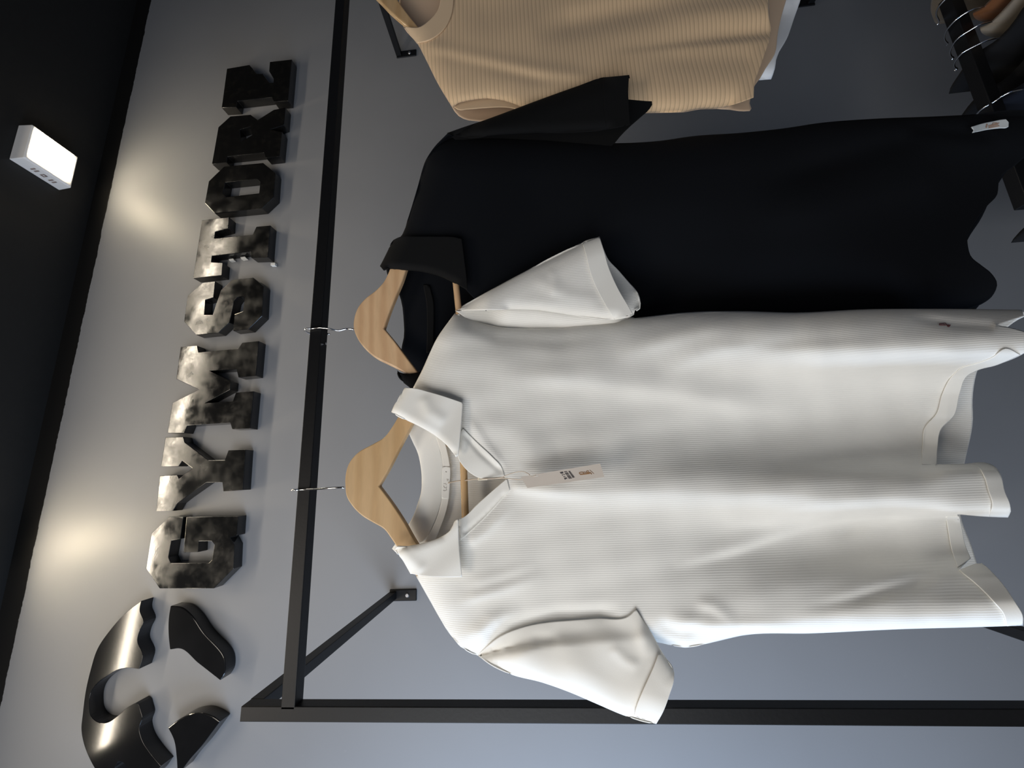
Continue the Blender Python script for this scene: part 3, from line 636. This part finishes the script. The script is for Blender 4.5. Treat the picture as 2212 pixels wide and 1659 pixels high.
# ------------------------------------------------------------------ black polo shirt
bp = thing('polo_shirt', 'plain black polo shirt with a white side label, hanging partly behind the white polo', 'shirt', 'polo shirts on the rack')
b_sh = [(863,515),(869,508),(882,472),(902,407),(921,345),(938,319),(967,289)]
b_re = [(967,289),(1000,297),(1080,298),(1180,300),(1326,310),(1420,305.5),(1500,294.5),(1597,288),(1693,278),(1774,266),(1886,257.5),(2015,252.5),(2079,249.5),(2240,243)]
b_hem = [(2290,262),(2250,312),(2212,340),(2193,357),(2159,386),(2152,424),(2132,445),(2107,478),(2089,514),(2090,531),(2096,553),(2120,574),(2140,590),(2153,612),(2144,638),(2118,658),(2092,668),(2070,700),(2060,760),(2050,850),(2045,950),(2040,1040)]
b_le = [(2030,1060),(1900,1062),(1600,1080),(1400,1088),(1200,1092),(1000,1096),(972,1098)]
b_shl = [(972,1098),(940,1060),(925,1000),(905,905),(888,836)]
b_v = [(975,800),(1000,790),(1040,745),(1075,705),(1060,685),(1035,655),(1010,630)]
bfront = b_sh + b_re[1:] + b_hem + b_le + b_shl[1:] + [(905,830)] + b_v + [(985,600),(915,560)]
def bdepth(x, y):
    d = 0.586 + BT*(y-711) + 0.02*sstep(790, 880, y) + 0.045*sstep(960, 1250, x) + 0.03*sstep(700, 850, y)*sstep(950, 1100, x) + rnd(x, y, b_re, 80, 0.034) + rnd(x, y, b_sh, 50, 0.012) + rnd(x, y, b_le, 60, 0.03) + 0.014*sstep(1500, 2100, x)*np.sin((y-240)/75.0)
    d = d + fold(x, y, [(1640,400),(1780,352),(1900,318),(2000,296)], 26, 0.008, 30, (.3, .2)) + fold(x, y, [(1600,460),(1800,420),(2050,380)], 60, -0.008, 50, (.3, .1)) + fold(x, y, [(1950,272),(2060,285),(2150,292)], 16, 0.006, 14)
    d = d + fold(x, y, [(1200,600),(1600,640),(2000,640)], 60, 0.012, 40, (.3, .1)) + fold(x, y, [(1150,430),(1500,440),(1900,470)], 80, -0.006, 80)
    return d + 0.0015*np.sin(x/70+y/45)
def bback(x, y): return 0.650 + BT*(y-711) + 0.03*sstep(960, 1250, x) + 0.03*sstep(700, 850, y) - rnd(x, y, b_re, 80, 0.022) - rnd(x, y, b_sh, 60, 0.035) - rnd(x, y, b_le, 60, 0.022) - 0.025*sstep(1050, 900, x)
b_bn = [(886,838),(878,812),(868,790),(866,762),(873,725),(872,690),(868,655),(861,632),(850,612),(838,596),(834,580)]
bback_o = b_sh + [(a, b+3) for a, b in b_re[1:]] + [(2260,280),(2160,390),(2120,470),(2085,540),(2100,575),(2150,620),(2110,665),(2070,720),(2045,1040)] + [(a, b-3) for a, b in b_le] + b_shl[1:] + b_bn
mb = MB(); sheet(mb, bfront, bdepth, 9); sheet(mb, bback_o, bback, 16); cloth(mb, 'body', M['black'], bp)
bc = WB([(530,278),(545,250),(580,180),(612,115),(650,95),(750,92),(880,92),(1000,97),(1040,107),(1050,180),(1060,260),(1070,340),(1076,425),(1050,412),(1005,385),(950,358),(900,336),(800,310),(690,298),(640,296),(590,290),(548,302)])
def dbc(x, y): return 0.576 + BT*(y-711) + rnd(x, y, WB([(612,115),(545,250),(530,278)]), 36, 0.018) + rnd(x, y, WB([(590,290),(690,298),(800,310),(900,336),(1005,385)]), 14, 0.012)
bc2 = [(858,801),(866,806),(880,809),(902,806),(930,800),(955,795),(990,780),(995,815),(1000,850),(1004,880),(960,882),(910,872),(888,838),(872,825),(861,813)]
mb = MB(); sheet(mb, bc, dbc, 5, 40); cloth(mb, 'collar_leaf', M['blackcol'], bp, 0.0024)
mb = MB(); sheet(mb, bc2, lambda x, y: 0.582 + BT*(y-711) + rnd(x, y, [(858,801),(880,809),(902,806),(955,795)], 14, 0.010) + rnd(x, y, [(858,801),(872,825),(888,838)], 20, 0.010), 5, 40)
cloth(mb, 'collar_leaf', M['blackcol'], bp, 0.0024)
ZB = lambda p: Zm(5.925, 820, 560, p)
mb = MB(); sheet(mb, ZB([(560,330),(600,560),(610,760),(605,1100),(600,1200),(690,1180),(690,980),(695,750),(690,560),(640,340)]), lambda x, y: 0.624 + BT*(y-711), 6); cloth(mb, 'neck_tape', M['blackcol'], bp, 0.0016)
bs = [(966,288),(1000,276),(1042,262),(1110,237),(1188,208),(1250,186),(1302,168),(1330,166),(1359,163),(1361,171),(1363,179),(1372,175),(1380,174),(1390,182),(1397,195),(1404,210),(1409,225),(1404,234),(1385,252),(1361,273),(1340,294),(1326,311),(1200,330),(1080,322),(990,306)]
bst = [(966,288),(1042,262),(1188,208),(1302,168)]
bf = [(966,288),(1000,276),(1042,262),(1110,237),(1188,208),(1250,186),(1302,168),(1330,166),(1359,163),(1357,190),(1358,225),(1361,270),(1312,280),(1230,286),(1156,288),(1080,291),(1000,297)]
def dbs(x, y): return 0.585 + BT*(y-711) + 0.03*sstep(1000, 1250, x) + 0.014*sstep(1060, 970, x) + rnd(x, y, bst, 40, 0.02) + rnd(x, y, [(1312,280),(1156,288),(1000,297)], 24, 0.012)
mb = MB(); sheet(mb, bf, dbs, 7); sheet(mb, bs, lambda x, y: 0.622 + BT*(y-711) + 0.03*sstep(1000, 1250, x) - rnd(x, y, bst, 40, 0.012) - 0.012*sstep(1080, 970, x), 9)
bsl = cloth(mb, 'sleeve', M['blackcol'], bp)
band([(1302,167.5),(1330,165.5),(1359,162.5),(1357,190),(1358,225),(1361,270)], [(1302,167.5),(1304,200),(1305,235),(1311,280)], lambda x, y: dbs(x, y)-0.0016, 'cuff', M['blackcol'], bsl)
bs2 = [(a, 1395-b*1.0+4) for a, b in bs]
mb = MB(); sheet(mb, bs2[::-1], lambda x, y: 0.640+0.03*sstep(980, 1150, x), 12); sheet(mb, bs2[::-1], lambda x, y: 0.680-0.02*sstep(1080, 970, x), 12); cloth(mb, 'sleeve', M['black'], bp)
SL = lambda p: Zm(3.77, 1960, 160, p)
dl = lambda x, y: np.full(np.shape(x), 0.600) + 0.004*np.cos((x-2135)/20)
mb = MB(); sheet(mb, SL([(520,432),(570,415),(625,400),(700,385),(760,373),(800,369),(824,395),(822,430),(805,438),(760,440),(640,455),(580,468),(530,478),(538,455)]), dl, 4, 40); lb = cloth(mb, 'side_label', M['label'], bp, 0.001); lb['label'] = 'white woven side label with brown print'
mb = MB()
for pts, w in (([(642,438),(650,405)], 3), ([(660,425),(740,405)], 3.2), ([(662,438),(750,420)], 2.2), ([(690,415),(700,398),(730,396)], 1.6), ([(700,412),(750,398)], 1.8)): stroke(mb, SL(pts), w, lambda x, y: dl(x, y)-0.0012)
mb.build('label_print', M['labelpr'], lb)

# ------------------------------------------------------------------ tan ribbed top and the white one behind it
tt = thing('tank_top', 'tan ribbed sleeveless top, hanging right of the black polo', 'top')
TN = lambda p: Zm(5.53, 1380, 0, p)
t_sh = [(872,58),(902,94),(921,130),(947,182),(978,232)]
t_arm = [(978,231),(990,223),(1009,218),(1051,213),(1090,218),(1130,231),(1180,238)]
t_re = [(1180,238),(1300,243),(1402,242.5),(1479,240.5),(1512,234.5),(1540,234),(1572,229.7)]
t_hem = [(1600,221),(1627.7,210.7),(1628.6,193),(1629.5,181),(1638.6,154),(1651,119),(1664.8,72),(1661,30),(1660,0),(1668,-80),(1690,-200),(1700,-300),(1690,-380)]
t_le = [(1600,-392),(1400,-400),(1150,-410),(1050,-380),(1000,-370),(930,-420)]
t_shl = [(930,-420),(900,-370),(870,-290),(835,-230),(812,-215)]
t_nk = [(850,-205),(900,-180),(935,-130),(950,-80),(960,-30),(960,10),(948,45),(925,68),(900,75)]
tfront = t_sh + t_arm[1:] + t_re[1:] + t_hem + t_le + t_shl[1:] + t_nk
def tdepth(x, y):
    d = 0.588 + 0.02*sstep(1000, 1300, x) + rnd(x, y, t_re, 60, 0.026) + rnd(x, y, t_arm, 50, 0.016) + rnd(x, y, t_sh, 40, 0.012)
    d = d + fold(x, y, [(905,95),(1000,120),(1150,150),(1300,170)], 16, -0.0035, 14) + fold(x, y, [(930,110),(1050,140),(1200,180)], 14, 0.0025, 14)
    d = d + fold(x, y, [(1150,70),(1250,50),(1400,20),(1560,-10),(1700,-30)], 34, 0.010, 26, (.2, .1)) + fold(x, y, [(1300,110),(1500,88),(1660,73),(1760,66)], 26, 0.009, 9, (.5, 0.1)) + fold(x, y, [(1380,128),(1500,130),(1640,128)], 26, 0.004, 26, (.3, .1))
    d = d + fold(x, y, [(1380,20),(1500,18),(1660,14)], 30, -0.004, 26, (.3, 0)) + fold(x, y, [(1000,40),(1150,0),(1300,-60)], 40, 0.004, 40)
    return d + sstep(1300, 1650, x)*0.0012*np.sin(y/40.0) + 0.0008*np.sin(x/50+y/30)
def tback(x, y): return 0.640 + 0.02*sstep(1000, 1300, x) - rnd(x, y, t_re, 70, 0.026) - rnd(x, y, t_sh, 60, 0.02) - 0.012*sstep(1000, 860, x)
tb = [(872,58),(902,94),(947,182),(978,233),(986,246),(1003,257),(1026,261),(1042,262),(1080,258),(1130,248),(1180,242)] + [(a, b+1) for a, b in t_re[1:-1]] + [(1575,237),(1600,240),(1619.6,239.6),(1623,235),(1620,230),(1620.5,214),(1630,185),(1640,172),(1655,146),(1673,118),(1680,72),(1688,35),(1698,0),(1712,-80),(1725,-250),(1700,-390)] + t_le + t_shl[1:] + [(858,-130),(866,-60),(866,-20),(862,10),(866,40)]
mb = MB(); sheet(mb, tfront, tdepth, 6.5); cloth(mb, 'front_panel', M['tan'], tt)
mb = MB(); sheet(mb, tb, tback, 12); cloth(mb, 'back_panel', M['tanin'], tt)
nb_o = [(874,58),(888,78),(902,94),(928,87),(957,66),(974,36),(980,0),(978,-40),(968,-90),(950,-145),(905,-200),(850,-222),(812,-215)]
nb_i = [(905,60),(928,45),(946,23),(952,0),(951,-35),(942,-80),(925,-130),(893,-172),(845,-195),(818,-200)]
mb = MB(); sheet(mb, nb_o+nb_i[::-1], lambda x, y: tdepth(x, y)-0.0022, 5, 50); cloth(mb, 'neck_band', M['tanplain'], tt, 0.0022)
mb = MB(); sheet(mb, [(980,231),(990,223.5),(1009,218.5),(1051,213.5),(1090,218.5),(1130,231.5),(1128,238),(1095,232),(1050,233),(1010,236),(990,237)], lambda x, y: 0.612+0*x, 5); cloth(mb, 'armhole_binding', M['tanplain'], tt, 0.0014)
wt = thing('white_top', 'plain white garment peeping out below the hem of the tan ribbed top', 'top')
wto = [(1560,165),(1640,172.5),(1652,172),(1665.7,171),(1671,157),(1675,142),(1676.6,125),(1684,110),(1698,87),(1715,40),(1729,0),(1745,-60),(1760,-200),(1740,-340),(1400,-350),(1060,-340),(1000,-280),(960,-80),(1000,120),(1060,180),(1200,190),(1400,180)]
def dwt(x, y): return 0.690 + 0.006*np.sin(y/25.0) + rnd(x, y, [(1060,180),(1200,190),(1400,180),(1560,165),(1665,171)], 30, 0.012) + fold(x, y, [(1560,120),(1640,70),(1700,10)], 14, 0.005)
mb = MB(); sheet(mb, wto, dwt, 12); sheet(mb, wto, lambda x, y: 0.722+0*x, 20); cloth(mb, 'body', M['coolwhite'], wt)

# ------------------------------------------------------------------ low rail with a row of hanging clothes
lr = 0.80; E0 = P(2092, 97, lr); LY = CAM[1]+lr; LZ = float(E0[2]); xL = float(P(2193, 440, lr)[0])
rail2 = MB().box((xL, LY, LZ-0.026), (2.1, LY+0.026, LZ)).build('clothes_rail', M['metal'], bevel=0.0015)
tag(rail2, 'dark square rail low on the wall, carrying a row of clothes on chrome hooks', 'rail')
rail_end = [MB().box((2.06, LY+0.026, LZ-0.026), (2.086, 0, LZ)), MB().box((xL+0.02, LY+0.026, LZ-0.026), (xL+0.046, 0, LZ))]
rail_end[0].build('bracket_arm', M['metal'], rail2, bevel=0.001); 
HK = lambda p: Zm(8.778, 1960, 0, p)
hooks = [
 ([(880,-180),(800,-90),(700,10),(640,75),(590,140),(555,220),(552,290),(580,350),(600,410),(590,450),(560,470)], (850, 90), 'brown fleecy', 'g_brown', 'first chrome hanger hook on the low rail, cut by the picture edge'),
 ([(1335,152),(1200,200),(1060,275),(930,370),(830,470),(750,570),(712,660),(705,730),(735,790),(762,830),(730,872)], (945, 400), 'rust', 'g_orange', 'chrome hanger hook on the low rail, above the rust brown garment'),
 ([(1475,440),(1330,490),(1180,580),(1040,665),(930,760),(860,860),(820,950),(815,1010),(840,1070),(870,1105),(835,1130)], (1050, 640), 'beige', 'g_beige', 'chrome hanger hook on the low rail, middle of the closely spaced three'),
 ([(1615,740),(1480,780),(1330,850),(1190,920),(1070,985),(980,1070),(915,1150),(890,1210),(900,1270),(935,1320),(895,1340)], (1180, 930), 'black', 'g_black', 'chrome hanger hook on the low rail, lowest of the closely spaced three'),
 ([(2050,1720),(1960,1745),(1820,1810),(1660,1920),(1500,2010),(1400,2080),(1325,2160),(1300,2240),(1310,2300),(1345,2350),(1300,2375)], (1630, 1945), 'navy', 'g_navy', 'chrome hanger hook on the low rail, alone beside the black polo hem'),
]
garl = {'rust': 'rust brown garment on the low rail, top right corner of the photo', 'beige': 'beige garment hanging on the low rail behind the rust one',
        'brown fleecy': 'fleecy light brown garment whose shoulder shows behind the low rail', 'black': 'black garment hanging on the low rail under the beige one', 'navy': 'dark navy garment on the low rail beside the black polo hem'}
def garment(name, X, Yc, Zn, mat, back, thick, length, drop=0.075, seed=0, half=0.205):
    ns, nt = 23, 24; V = []; Fc = []
    for sgn in (-1, 1):
        for i in range(ns):
            s = -1+2*i/(ns-1)
            for j in range(nt):
                t = j/(nt-1); top = Zn - drop*abs(s)**(1.25 if s < 0 else 2.2) + (-0.018 if abs(s) < .28 else 0)*math.cos(s/.28*math.pi/2)
                z = top - t*(length - drop*abs(s)); w = thick*math.sqrt(max(0, 1-s**4))*min(1, 0.25+3.0*t)*(1+0.25*math.sin(s*9+seed+t*3))
                V.append((X+sgn*w, Yc+s*(half if s < 0 else back)*(1-0.06*t), z))
    o2 = ns*nt
    for i in range(ns-1):
        for j in range(nt-1):
            a = i*nt+j; Fc.append((a, a+1, a+nt+1, a+nt)); Fc.append((o2+a, o2+a+nt, o2+a+nt+1, o2+a+1))
    for i in range(ns-1): Fc.append((i*nt, (i+1)*nt, o2+(i+1)*nt, o2+i*nt))
    for j in range(nt-1):
        Fc.append((j, o2+j, o2+j+1, j+1)); a = (ns-1)*nt+j; Fc.append((a, a+1, o2+a+1, o2+a))
    return MB().add(V, Fc).build(name, mat, smooth=True)
Xm = float(P(*HK([(1400, 1440)])[0], lr)[0])
tag(garment('hanging_garment', Xm, LY+0.012, LZ-0.055, M['g_black'], 0.15, 0.034, 0.62, drop=0.03, seed=4), 'black garment on the low rail, between the hook cluster and the lone hook', 'clothes', 'clothes on the low rail')
tag(garment('hanging_garment', float(P(2225, 470, lr)[0]), LY-0.02, LZ-0.03, M['g_black'], 0.12, 0.03, 0.6, drop=0.03, seed=9), 'black garment at the left end of the low rail, by the picture edge', 'clothes', 'clothes on the low rail')
for i, (pts, cross, gk, gm, lab) in enumerate(hooks):
    cx2, cy2 = HK([cross])[0]; X = float(P(cx2, cy2, lr)[0])
    pp = [PX(a, b, X) for a, b in HK(pts)]
    h = thing('hanger', lab, 'hanger', 'chrome-hooked hangers on the low rail')
    MB().tube(spline([np.array([X, float(pp[0][1]), float(pp[0][2])-0.045])]+[pp[0]]+pp[1:], 4), 0.0017, 8).build('hook', M['chrome'], h, smooth=True)
    n0 = pp[0]; Zs = float(n0[2]); Yn = float(n0[1])
    arms = MB(); arms.tube([(X, Yn+s*(0.17 if s < 0 else 0.03), Zs-0.045-0.085*abs(s)**1.3) for s in np.linspace(-1, 1, 13)], [0.002+0.0015*(1-abs(s)) for s in np.linspace(-1, 1, 13)], 8)
    arms.build('shoulder_bar', M['g_black'], h, smooth=True)
    g = garment('hanging_garment', X + {'black': -.004, 'navy': .004, 'brown fleecy': .045}.get(gk, 0), Yn, Zs+0.004, M[gm], {'rust': .04, 'beige': .04, 'black': .13, 'navy': .10, 'brown fleecy': .11}[gk], {'rust': .013, 'beige': .014, 'black': .03, 'navy': .032, 'brown fleecy': .03}[gk], 0.62, seed=i*1.7, drop=0.075 if gk != 'black' else 0.03)
    tag(g, garl[gk], 'clothes', 'clothes on the low rail')

# ------------------------------------------------------------------ light
def area(name, loc, target, size, power, color, sy_=None, spread=180):
    l = bpy.data.lights.new(name, 'AREA'); l.energy = power; l.color = color; l.size = size; l.spread = math.radians(spread)
    if sy_: l.shape = 'RECTANGLE'; l.size_y = sy_
    o = bpy.data.objects.new(name, l); COL.objects.link(o); o.location = loc
    o.rotation_euler = (Vector(target)-Vector(loc)).to_track_quat('-Z', 'Y').to_euler(); return o
lc = A_ + e1*0.5 + e2*0.5
LAMPW = (1.0, 0.71, 0.37)
for k, dx in enumerate((0.0, float(P(160, 1210, WALL)[0]-P(330, 420, WALL)[0]))):
    area('ceiling_lamp_light', (lc[0]+dx, lc[1], ZC-hh-0.006), (lc[0]+dx, lc[1]+0.05, 0), 0.05, (0.36, 0.6)[k], LAMPW)
area('front_ceiling_light', (-0.55, -1.75, ZC-0.03), (0.12, -0.6, 1.3), 0.9, 22, (1.0, 0.90, 0.78))
area('ceiling_strip_light', (0.25, -0.515, ZC-0.02), (0.25, -0.515, 0), 2.2, 10.0, (1.0, 0.88, 0.70), 0.03).rotation_euler.z += -0.077
area('window_daylight', (-1.55, -0.42, 1.45), (-0.2, -0.05, 1.4), 0.6, 27, (0.50, 0.70, 1.0), 1.3)
area('shopfront_daylight', (-1.35, -1.75, 1.75), (0.1, -0.55, 1.35), 1.2, 25, (0.95, 0.97, 0.99), 1.3)
W = bpy.data.worlds.new('room_ambience'); S.world = W; W.use_nodes = True
W.node_tree.nodes['Background'].inputs[0].default_value = (0.50, 0.66, 0.95, 1); W.node_tree.nodes['Background'].inputs[1].default_value = 0.13
S.view_settings.view_transform = 'Standard'; S.view_settings.look = 'None'; S.view_settings.exposure = 0.0
S.cycles.use_denoising = True
S.cycles.max_bounces = 6; S.cycles.diffuse_bounces = 4
